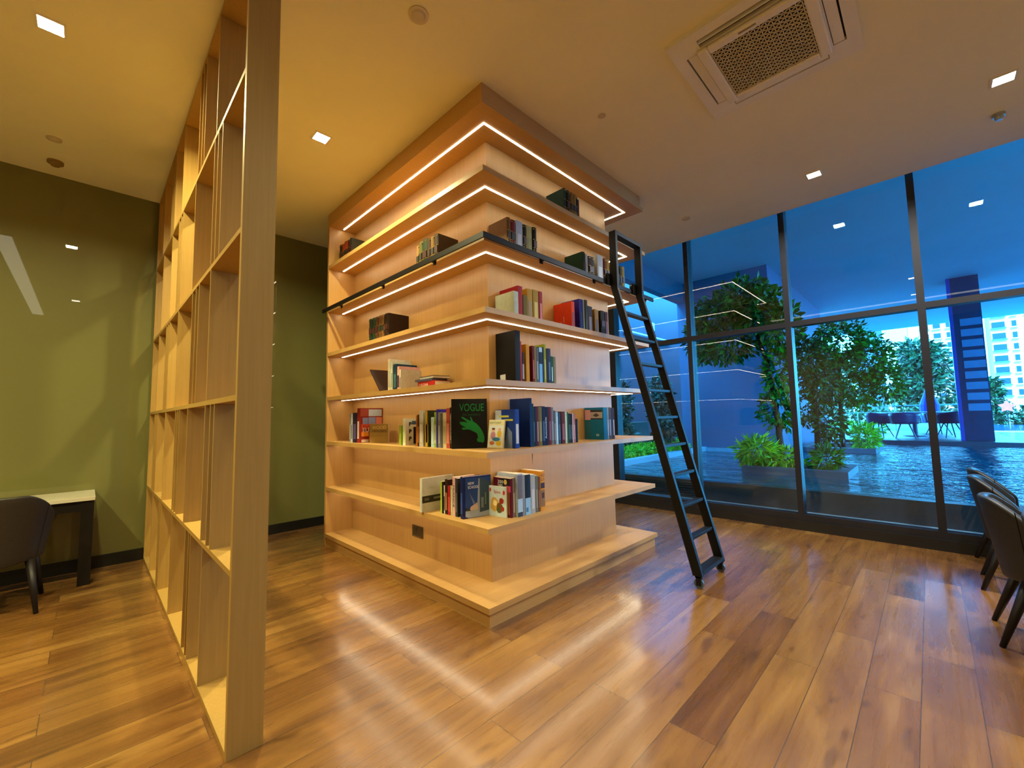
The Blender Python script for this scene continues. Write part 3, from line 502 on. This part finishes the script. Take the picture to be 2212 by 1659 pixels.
# ================================================================ LADDER
ld = thing('ladder', 'tall black metal rolling ladder hooked on the bookcase rail', 'ladder', (0, 0, 0))
def stile(x):
    prof = [(-.12, 2.885), (-.055, 2.885), (-.055, 2.39), (-.645, .085), (-.715, .085), (-.12, 2.37)]
    return MB().prism(prof[::-1], (x, 0, 0), (0, 1, 0), (0, 0, 1), (.035, 0, 0)).build('stile', BLACK, ld, bevel=.002)
LX0, LX1 = 1.425, 1.868
stile(LX0); stile(LX1)
MB().box(LX0+.035, LX1, -.12, -.055, 2.85, 2.885).build('top_bar', BLACK, ld)
for k in range(10):
    z = 2.16-k*.2265; yf = -.12-(2.37-z)*(.595/2.285)
    if k == 9: MB().box(LX0+.035, LX1, yf-.004, yf+.066, z-.03, z).build('rung', BLACK, ld)
    else: MB().box(LX0+.035, LX1, yf+.005, yf+.06, z-.022, z).build('rung', BLACK, ld, bevel=.002)
for x in (LX0+.0175, LX1+.0175):
    c = MB().box(x-.016, x-.012, -.70, -.665, .02, .10).box(x+.012, x+.016, -.70, -.665, .02, .10).box(x-.016, x+.016, -.705, -.66, .075, .10).build('caster_fork', BLACK, ld)
    MB().tube((x-.010, -.683, .034), (x+.010, -.683, .034), .034, .034, 20).build('wheel', mat((.06, .10, .14), .35), c)
for x in (LX0-.035, LX1-.035):
    c = MB().box(x-.02, x+.035, -.062, -.046, 2.40, 2.50).box(x-.012, x+.012, -.06, -.02, 2.485, 2.5).build('rail_hook', BLACK, ld)
    MB().tube((x, -.046, 2.472), (x, -.026, 2.472), .026, .026, 18).build('roller', mat((.08, .08, .08), .2, metal=.5), c)

# ================================================================ SLATTED PARTITION
ps = thing('partition_screen', 'tall open wooden grid partition running from the foreground to the green wall', 'partition', (0, 0, 0))
px0, px1, py1 = -1.334, -1.210, 3.40
pb = MB(); zs = [0, .681, 1.374, 2.078, 2.788, HC]
PW = wood('#A3803E', '#AD8A48', (26, 26, .8))
MB().box(px0, px1, 0, .028, 0, HC).build('end_post', PW, ps)
MB().box(px0, px1, py1-.028, py1, 0, HC).build('end_post', PW, ps)
for z in [.0115]+zs[1:5]+[HC-.0125]:
    MB().box(px0, px1, .028, py1-.028, z-.0115, z+.0115).build('cross_board', PW, ps)
rows = [[.60, .93, .99, 1.10, 1.68, 2.27, 2.33, 2.39, 2.85], [.43, .52, .65, 1.19, 1.51, 1.60, 1.69, 2.23, 2.75, 2.86, 2.97], [.63, .95, 1.05, 1.17, 1.75, 2.2, 2.3, 2.4, 2.9], [.45, .55, .64, 1.20, 1.71, 1.8, 1.9, 2.25, 2.8], [.61, .96, 1.05, 1.15, 1.79, 2.2, 2.3, 2.4, 2.9]]
for i, rw in enumerate(rows):
    for y in rw:
        MB().box(px0, px1, y-.006, y+.006, zs[i]+(.023 if i == 0 else .0115), zs[i+1]-(.025 if i == 4 else .0115)).build('divider', PW, ps)

# ================================================================ DESK AND CHAIRS
dk = thing('desk', 'narrow desk with pale stone top and dark legs against the green wall', 'desk', (0, 0, 0))
MB().box(-3.1, -1.685, 2.90, YG-.004, .665, .695).build('desk_top', mat('#CFC8B0', .25, .06, 3), dk, bevel=.002)
DW = mat((.010, .007, .005), .5, .15, spec=.2)
MB().box(-3.06, -1.72, 2.915, YG-.03, .585, .665).build('apron', DW, dk)
for x, y in ((-1.765, 2.91), (-1.765, 3.33), (-3.09, 2.91), (-3.09, 3.33)):
    MB().box(x, x+.075, y, y+.06, 0, .66).build('leg', DW, dk)
CH = mat((.008, .009, .012), .5, .15, 60); CHB = mat((.022, .017, .012), .55, .15, 60); LG = mat((.010, .007, .007), .45, spec=.25)
def shell(topf, botf, r0, r1, th, a0=-78, a1=78, n=26, k=8, flare=0):
    m = MB(); V = []
    for side in (0, 1):
        for i in range(n+1):
            a = R(a0+(a1-a0)*i/n)
            for j in range(k+1):
                f = j/k; z0, z1 = botf(a), topf(a); z = z0+(z1-z0)*f
                r = r0+(r1-r0)*((z-.30)/.5)-(th if side else 0); e = math.sin(math.pi*min(1, max(0, f)))*.0
                if f > .9: r -= 0
                V.append((r*math.sin(a)*1.02, r*math.cos(a)*1.0, z))
    W = (n+1)*(k+1); F_ = []
    def I(s, i, j): return s*W+i*(k+1)+j
    for i in range(n):
        for j in range(k):
            F_.append((I(0, i, j), I(0, i, j+1), I(0, i+1, j+1), I(0, i+1, j))); F_.append((I(1, i, j), I(1, i+1, j), I(1, i+1, j+1), I(1, i, j+1)))
        for j, fl in ((0, 0), (k, 1)):
            q = (I(0, i, j), I(0, i+1, j), I(1, i+1, j), I(1, i, j)); F_.append(q if not fl else q[::-1])
    for i, fl in ((0, 0), (n, 1)):
        for j in range(k):
            q = (I(0, i, j), I(1, i, j), I(1, i, j+1), I(0, i, j+1)); F_.append(q if not fl else q[::-1])
    return m.add(V, F_)
def make_chair(name, label, m, loc, rz, group, top=.80):
    t = thing(name, label, 'chair', loc, rz, group)
    tf = lambda a: top-.17*max(0, (abs(a)-.45)/.9)**1.5
    sh = shell(tf, lambda a: .325+.02*abs(a), .205, .285, .042).build('backrest', m, t, smooth=True)
    b = sh.modifiers.new('edge', 'BEVEL'); b.width = .014; b.segments = 3; b.limit_method = 'ANGLE'; b.angle_limit = R(40)
    for s in (-1, 1):
        seam = MB()
        for j in range(6):
            z = .36+j*.06; a = .95*s; r = .205+.08*((z-.3)/.5)+.0008; z2 = z+.06; q = .205+.08*((z2-.3)/.5)+.0008
            seam.tube((r*math.sin(a)*1.02, r*math.cos(a), z), (q*math.sin(a)*1.02, q*math.cos(a), z2), .0022, n=6)
        seam.build('seam', LG, sh)
    se = MB(); n = 28; pts = []
    for i in range(n):
        a = 6.28319*i/n; x, y = math.cos(a), math.sin(a); p_ = 3.2
        k_ = (abs(x)**p_+abs(y)**p_)**(-1/p_); pts.append((x*k_*.205, y*k_*.20-.06))
    se.prism(pts, (0, 0, .375), (1, 0, 0), (0, 1, 0), (0, 0, .095)); se.build('seat', m, t, bevel=.025)
    MB().prism([(x*.85, y*.85) for x, y in pts], (0, 0, .33), (1, 0, 0), (0, 1, 0), (0, 0, .045)).build('seat_frame', LG, t)
    for sx in (-1, 1):
        for y, ye in ((.13, .25), (-.19, -.235)):
            MB().tube((sx*.15, y, .345), (sx*.20, ye, 0), .026, .0125, 12).build('leg', LG, t, smooth=True)
    return t
ch = make_chair('dining_chair', 'dark upholstered tub chair nearest the right edge, only its back top showing', CH, (1.36, -2.51, 0), 0, 'dark tub chairs along the right edge', .77)
dup(ch, (1.93, -2.40, 0), 0, 'dark tub chair at the right edge whose long tapered leg stands nearest the viewer')
dup(ch, (2.90, -2.40, 0), R(-3), 'dark tub chair third from the viewer, close to the window wall')
dup(ch, (3.45, -2.42, 0), R(4), 'dark tub chair farthest along the row, almost touching the window')
lc = make_chair('desk_chair', 'brown upholstered chair pulled up to the stone-topped desk, back towards the viewer', CHB, (-2.15, 2.70, 0), math.pi, None, .80)

# ================================================================ OUTSIDE
ZW = .34
stone = mat('#5C7686', .45, .12, 3); deckm = mat('#2E4450', .30, .1, 1.5); bluew = mat('#35465E', .7, .04, 1.2); soff = mat('#C0D4E0', .8, .03, 1)
def S(o): return struct(o)
S(MB().box(3.9, 22, -22, 2.42, 4.62, 5.1).build('ceiling_soffit', soff))
S(MB().box(3.9, 4.2, -16, 3.4, -.1, .10).build('ledge', mat('#7C98AC', .5, .1)))
wl = MB().box(4.2, 4.34, -16, 2.0, -.1, ZW+.004)
for i in range(7): wl.box(4.18, 4.2, .3, 2.0, .11+i*.032, .125+i*.032)
S(wl.build('pool_wall', mat('#232F3B', .35, .15, 5)))
S(MB().box(4.34, 22, -30, 2.0, .02, ZW).build('pool_water', water_mat()))
S(MB().box(-60, 400, -260, 260, -.5, -.12).build('ground', mat('#6E8A8C', .8, .1, .2)))
S(MB().box(4.0, 9, 2.0, 2.14, -.1, .44).build('planter_wall', mat('#9DBCCB', .5, .08, 2)))
S(MB().box(3.9, 9, 2.14, 4.4, -.1, .40).build('planter_soil', mat('#2A2418', .9)))
S(MB().box(3.9, 9, 3.5, 3.62, .4, 1.04).box(3.9, 9, 3.46, 3.66, 1.04, 1.06).build('low_wall', mat('#4A625F', .7, .1)))
S(MB().box(3.9, 16, 4.4, 4.6, -.1, 6.6).build('wall_outside_left', bluew))
S(MB().box(16, 16.2, 2.57, 4.6, -.1, 6.6).build('wall_outside_end', bluew))
S(MB().box(3.9, 16, 2.38, 2.56, 4.12, 5.1).build('beam', mat('#51708C', .7)))
S(MB().box(9, 15.5, .46, 2.56, -.1, 5.0).build('wall_outside_block', mat('#56688E', .6, .04, 1)))
S(MB().box(8.94, 9.0, .50, 2.0, ZW, .42).build('pool_kerb', mat('#8FB4CC', .5)))
# pipes and boxes on the side wall
pi = thing('pipe_run', 'pipes and a junction box on the outside wall, seen through the ladder', 'pipes', (0, 0, 0))
PM = mat('#A8C8D4', .4); PD = mat('#26405A', .5)
MB().tube((9.4, 4.33, 3.75), (12.5, 4.33, 3.75), .05).tube((9.4, 4.33, 3.45), (10.8, 4.33, 3.45), .035).build('pipe', PM, pi)
MB().tube((7.2, 4.33, 3.7), (8.9, 4.33, 3.7), .018).tube((6.3, 4.33, 2.5), (6.3, 4.33, 3.5), .018).build('conduit', PD, pi)
MB().box(6.9, 7.15, 4.3, 4.395, 2.6, 2.8).box(11.0, 11.3, 4.3, 4.395, 4.0, 4.25).build('junction_box', PM, pi)
co_ = thing('pilaster', 'pale vertical fin beside the pipes on the outside wall', 'column', (0, 0, 0)); MB().box(8.2, 8.9, 4.25, 4.395, 2.9, 4.4).build('shaft', mat('#B4D8E8', .5), co_)

# planters
def planter(x0, x1, y0, y1, label):
    t = thing('planter_box', label, 'planter', (0, 0, 0), 0, 'stone planters in the pond')
    w_ = .16; z0, z1 = ZW, ZW+.10
    MB().box(x0, x1, y0, y0+w_, z0, z1).box(x0, x1, y1-w_, y1, z0, z1).box(x0, x0+w_, y0+w_, y1-w_, z0, z1).box(x1-w_, x1, y0+w_, y1-w_, z0, z1).build('rim', mat('#4E6478', .5, .12, 4), t)
    MB().box(x0+w_, x1-w_, y0+w_, y1-w_, ZW-.05, ZW+.07).build('soil', mat('#1C1610', .9), t)
planter(5.42, 6.5, -1.13, .17, 'stone planter standing in the pond nearest the window')
planter(9.9, 11.9, -1.10, .33, 'second stone planter farther back in the pond')
def leafmat(c1, c2, rough=.45):
    m = bpy.data.materials.new('leaf'); m.use_nodes = True; nt = m.node_tree; b = nt.nodes['Principled BSDF']
    g_ = nt.nodes.new('ShaderNodeNewGeometry'); r = nt.nodes.new('ShaderNodeValToRGB'); r.color_ramp.elements[0].color = (*lin(c1), 1); r.color_ramp.elements[1].color = (*lin(c2), 1)
    nt.links.new(g_.outputs['Random Per Island'], r.inputs[0]); nt.links.new(r.outputs[0], b.inputs['Base Color']); b.inputs['Roughness'].default_value = rough
    b.inputs['Transmission Weight'].default_value = 0; return m
def leaves(blobs, n, size, m, parent=None, name='foliage', droop=.4, asp=.45):
    """blobs: (x,y,z, rx,ry,rz); folded diamond leaves over the outer half of each ellipsoid"""
    B = np.array(blobs, float); vol = (B[:, 3]*B[:, 4]*B[:, 5])**.8; pick = np.random.choice(len(B), n, p=vol/vol.sum())
    d = np.random.normal(size=(n, 3)); d /= np.linalg.norm(d, axis=1)[:, None]; rr = np.random.uniform(.45, 1, n)[:, None]
    c = B[pick, :3]+d*rr*B[pick, 3:]
    L_ = d+np.random.normal(scale=.6, size=(n, 3)); L_[:, 2] -= droop; L_ /= np.linalg.norm(L_, axis=1)[:, None]
    s_ = np.cross(L_, np.random.normal(size=(n, 3))); s_ /= np.linalg.norm(s_, axis=1)[:, None]; nn = np.cross(L_, s_)
    sz = (size*np.random.uniform(.6, 1.3, n))[:, None]
    V = np.stack([c, c+L_*sz*.5+s_*sz*asp*.5+nn*sz*.08, c+L_*sz, c+L_*sz*.5-s_*sz*asp*.5+nn*sz*.08], 1).reshape(-1, 3)
    me = bpy.data.meshes.new(name); me.from_pydata(V.tolist(), [], [(4*i, 4*i+1, 4*i+2, 4*i+3) for i in range(n)]); me.materials.append(m)
    o = bpy.data.objects.new(name, me); C.objects.link(o)
    if parent: o.parent = parent
    return o
LD = leafmat('#04200A', '#127012'); LM = leafmat('#023604', '#18A810'); LB = leafmat('#2E9A0C', '#98F02C'); LC = leafmat('#1E4038', '#5A8478', .25); LF = leafmat('#081C10', '#1A5A34')
BK = mat('#2A221A', .8, .2, 20)
def tree(label, base, path, blobs, n, size, m, group, r=.045, droop=.5):
    t = thing('tree', label, 'tree', base, 0, group); b = MB(); P_ = [Vector(p_) for p_ in path]
    for i in range(len(P_)-1): b.tube(P_[i], P_[i+1], r*(1-.5*i/len(P_)), r*(1-.5*(i+1)/len(P_)), 8, False)
    b.build('trunk', BK, t, smooth=True)
    br_ = MB()
    for bl in blobs:
        q = min(P_, key=lambda p_: (p_-Vector(bl[:3])).length); br_.tube(q, bl[:3], r*.35, r*.12, 6, False)
    br_.build('branches', BK, t)
    leaves(blobs, n, size, m, t, 'crown', droop); return t
tg = 'trees growing in the pond planters'
tree('leafy tree with a wide drooping crown high behind the left window bay', (5.95, -.28, ZW+.07), [(0, 0, 0), (.0, .05, .8), (-.02, .12, 1.6), (.02, .30, 2.3), (0, .5, 2.7)],
     [(.1, .85, 2.55, .5, .5, .42), (.1, .45, 2.75, .5, .45, .42), (.0, 1.15, 2.2, .35, .28, .45), (.1, .75, 2.05, .4, .5, .35), (.0, .15, 2.45, .4, .35, .45), (0, -.12, 2.15, .3, .25, .45), (0, .0, 1.5, .25, .22, .5), (0, .05, .9, .2, .25, .35)], 5200, .12, LM, tg)
tree('darker slim tree at the right end of the nearest pond planter', (6.15, -.70, ZW+.07), [(0, 0, 0), (0, -.02, .9), (0, .02, 1.7)],
     [(.0, .05, 1.65, .3, .24, .4), (0, -.1, 1.25, .26, .2, .4), (0, .12, .95, .22, .16, .35), (0, -.18, .65, .2, .2, .3)], 2100, .09, LD, tg)
tree('bushy tree in the second pond planter, spreading to the right', (10.8, -.46, ZW+.07), [(0, 0, 0), (0, 0, 1.1), (0, -.05, 2.2)],
     [(.0, -.1, 2.45, .7, .55, .6), (0, -.6, 2.0, .6, .42, .6), (0, -.85, 1.45, .5, .3, .5), (0, .3, 2.1, .6, .4, .6), (0, .25, 1.4, .5, .35, .5), (0, -.35, 1.3, .5, .4, .45)], 4600, .13, LM, tg)
fn = tag(leaves([(5.75, .02, ZW+.3, .22, .3, .22), (5.8, -.3, ZW+.2, .2, .25, .14)], 900, .16, LB, None, 'fern', .5, .2), 'light green fern at the foot of the tree in the nearest planter', 'fern')
fn = tag(leaves([(5.8, -.85, ZW+.2, .15, .15, .2)], 350, .15, LM, None, 'fern', .3, .2), 'sparse fern near the right end of the nearest planter', 'fern')
fn = tag(leaves([(10.3, -.9, ZW+.3, .25, .22, .3)], 450, .16, LB, None, 'fern', .3, .2), 'small fern in the second pond planter', 'fern')
tag(leaves([(x, 2.42+.05*math.sin(x*3), .50, .3, .22, .13) for x in np.arange(4.3, 8.7, .45)], 6500, .075, LB, None, 'ground_cover', .0), 'bright green low ground cover in the raised bed beyond the pond', 'ground cover', None, 'stuff')
def shrub(x, y, h, label, n=1500):
    t = thing('shrub', label, 'shrub', (x, y, .4), 0, 'tall shrubs against the outside wall'); b = MB()
    for i in range(4): b.tube((0, 0, 0), (.15*math.cos(i*1.6), .12*math.sin(i*1.6), h*.8), .012, .006, 6, False)
    b.build('stem', BK, t)
    leaves([(.1*math.sin(i*2.2), .08*math.cos(i*2), h*(.15+.8*i/6), .27, .24, h*.13) for i in range(7)], n, .13, LC, t, 'foliage', -.2, .55)
shrub(6.4, 2.85, 1.5, 'glossy tall shrub outside, just left of the ladder', 1700)
shrub(7.6, 2.45, 1.6, 'glossy tall shrub outside, seen between the ladder and the mullion', 1900)
shrub(4.6, 2.90, 1.2, 'glossy tall shrub outside, glimpsed behind the bookcase edge', 1000)

# far deck with table and chairs
S(MB().box(13.4, 20, -3.45, 9, -.1, .44).build('far_deck', deckm))
S(MB().box(13.36, 13.4, -3.45, 9, ZW, .44).build('deck_edge', mat('#16324A', .4)))
cl_ = thing('column', 'dark mirror column on the far deck, its reflected stripes built as pale bands', 'column', (14.1, -2.79, .44))
MB().box(-.2, .6, -.25, .25, 0, 4.18).build('shaft', mat('#123456', .12, .1), cl_)
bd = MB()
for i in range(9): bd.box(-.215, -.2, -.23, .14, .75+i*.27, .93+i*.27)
bd.build('reflection_band', mat('#3E7EAE', .3), cl_)  # stripes reflected in the mirror cladding, built as pale raised bands
MB().box(-.22, .0, .25, .32, 0, 4.18).build('corner_fin', mat('#1E3FA8', .3), cl_)
tbl = thing('garden_table', 'round outdoor table on the far deck', 'table', (15.9, -1.6, .44)); DB = mat('#1A3468', .4, .1)
MB().tube((0, 0, .70), (0, 0, .73), .85, .85, 32).build('table_top', mat('#8AB8D8', .25), tbl); MB().tube((0, 0, 0), (0, 0, .70), .06, .06, 12).build('pedestal', DB, tbl); MB().tube((0, 0, 0), (0, 0, .03), .35, .3, 20).build('foot', DB, tbl)
def gchair(x, y, rz, label):
    t = thing('garden_chair', label, 'chair', (x, y, .44), rz, 'tub chairs around the outdoor table')
    s_ = shell(lambda a: .74-.05*abs(a), lambda a: .40, .27, .36, .03, -100, 100, 18, 4).build('tub', DB, t, smooth=True)
    MB().tube((0, 0, .40), (0, 0, .44), .26, .27, 20).build('seat', DB, t)
    for i in range(4): a = .8+i*1.5708; MB().tube((.12*math.cos(a), .12*math.sin(a), .41), (.30*math.cos(a), .30*math.sin(a), 0), .016, .012, 8).build('leg', DB, t)
gchair(14.65, -1.42, R(90), 'blue tub chair on the near side of the outdoor table')
gchair(15.2, -.85, R(60), 'blue tub chair at the left of the outdoor table')
gchair(15.3, -2.32, R(115), 'blue tub chair at the right of the outdoor table, partly behind a mullion')
gchair(16.9, -2.1, R(-60), 'blue tub chair on the far side of the outdoor table')
rlg = thing('railing', 'thin railing along the far edge of the deck', 'railing', (19.8, 0, .44)); RM = mat('#A8D4E4', .3)
MB().tube((0, -3.3, .95), (0, 6, .95), .022).build('top_rail', RM, rlg); MB().tube((0, -3.3, .7), (0, 6, .7), .012).build('mid_rail', RM, rlg)
for i in range(9): MB().tube((0, -3.2+i*1.1, 0), (0, -3.2+i*1.1, .95), .018).build('post', RM, rlg)
tag(leaves([(17.8, y, .62, .3, .3, .2) for y in np.arange(-.6, 3.4, .4)], 1500, .14, LB, None, 'ground_cover', 0), 'yellow-green strip of planting on the far deck', 'ground cover', None, 'stuff')
pr = thing('parasol', 'closed bright blue parasol standing behind the outdoor table', 'parasol', (18.6, -1.95, .44)); PB_ = mat('#0A3CC0', .6)
MB().tube((0, 0, 0), (0, 0, 1.6), .03).build('pole', RM, pr); MB().tube((0, 0, .35), (0, 0, .95), .24, .26, 14).tube((0, 0, .95), (0, 0, 1.55), .26, .05, 14).build('canopy', PB_, pr)
# beyond: pool, hedge, trees, towers
S(MB().box(20, 24.5, -40, 40, -.12, .30).build('terrace', mat('#D8F4FA', .5, .05)))
S(MB().box(24.5, 34, -40, 6, -.12, .28).build('swimming_pool', mat('#0C4A80', .1, .15, .8)))
S(MB().box(20, 40, -3.4, 40, .30, .36).build('lawn', mat('#3A5A5A', .8, .1)))
tag(leaves([(35.3, y, .6, .5, .7, .7) for y in np.arange(-16, 14, .9)], 9000, .3, LF, None, 'hedge', 0), 'long clipped hedge beyond the far pool', 'hedge')
st_ = thing('star_ornament', 'pink five-pointed star standing in front of the hedge', 'ornament', (34.4, -5.0, 1.28))
MB().prism([((.36 if i % 2 == 0 else .20)*math.sin(i*.6283), (.36 if i % 2 == 0 else .20)*math.cos(i*.6283)) for i in range(10)][::-1], (0, 0, 0), (0, -1, 0), (0, 0, 1), (-.05, 0, 0)).build('star', mat('#E0607A', .5), st_)
MB().tube((0.02, 0, -.3), (0.02, 0, -1.40), .03).build('stake', BK, st_)
def btree(x, y, h, rad, label, n=2600):
    t = thing('tree', label, 'tree', (x, y, 0), 0, 'trees beyond the far deck'); MB().tube((0, 0, 0), (0, 0, h*.6), .25, .12, 8).build('trunk', BK, t)
    bl = []
    for i in range(12): a = i*2.4; bl.append((rad*.55*math.cos(a)*(1-i/16), rad*.55*math.sin(a)*(1-i/16), h*(.25+.7*i/12), rad*.5, rad*.5, h*.10))
    leaves(bl, n, .42, LF, t, 'crown', .1)
btree(38, -1.75, 6.0, 1.9, 'big pale green tree in front of the white towers', 3600)
btree(42, 3.6, 6.2, 2.2, 'pale tree behind the pond trees')
btree(44, -4.6, 3.6, 1.4, 'smaller pale tree right of the big one')
def tower(x, y0, y1, h, cols_, nf, fh, label, group):
    t = thing('apartment_building', label, 'building', (x, (y0+y1)/2, 0), 0, group); hw = (y1-y0)/2
    MB().box(0, 12, -hw, hw, -.2, h).build('wall', mat('#F4FAFA', .6, .02), t)
    wm = mat('#082A44', .3); bm = mat('#3A7088', .5)
    for c_, wd in cols_:
        for f in range(nf):
            z = 4.2+f*fh
            w__ = MB().box(-.15, .02, c_-wd/2, c_+wd/2, z, z+fh*.5).build('window', wm, t)
            MB().box(-.7, -.15, c_-wd/2-.2, c_+wd/2+.2, z-.35, z-.1).build('balcony_slab', bm if wd > 1.6 else mat('#F4FAFA', .6, .02), t)
f_ = 2.04
tower(165, -32, -14.6, 62, [(7.3, 2.3), (4.6, .8), (1.7, 1.9), (-1.5, .9), (-4.5, 1.9)], 15, 2.95, 'white apartment tower with rows of balconies at the right edge', 'white apartment towers')
tower(175, -11.6, -1.2, 66, [(4.2, 1.9), (1.5, 1.5), (-1.2, 1.5), (-3.6, 2.1)], 16, 2.95, 'white apartment tower behind the big pale tree', 'white apartment towers')
t = thing('apartment_building', 'plain blue-white slab building left of the towers', 'building', (150, 0, 0), 0, 'white apartment towers')
MB().box(0, 8, 1.0, 5.5, -.2, 60).build('wall', mat('#CDE8F0', .6, .02), t); MB().box(-1, 0, 6, 12, -.2, 24).build('wing', mat('#1E4A60', .6), t)
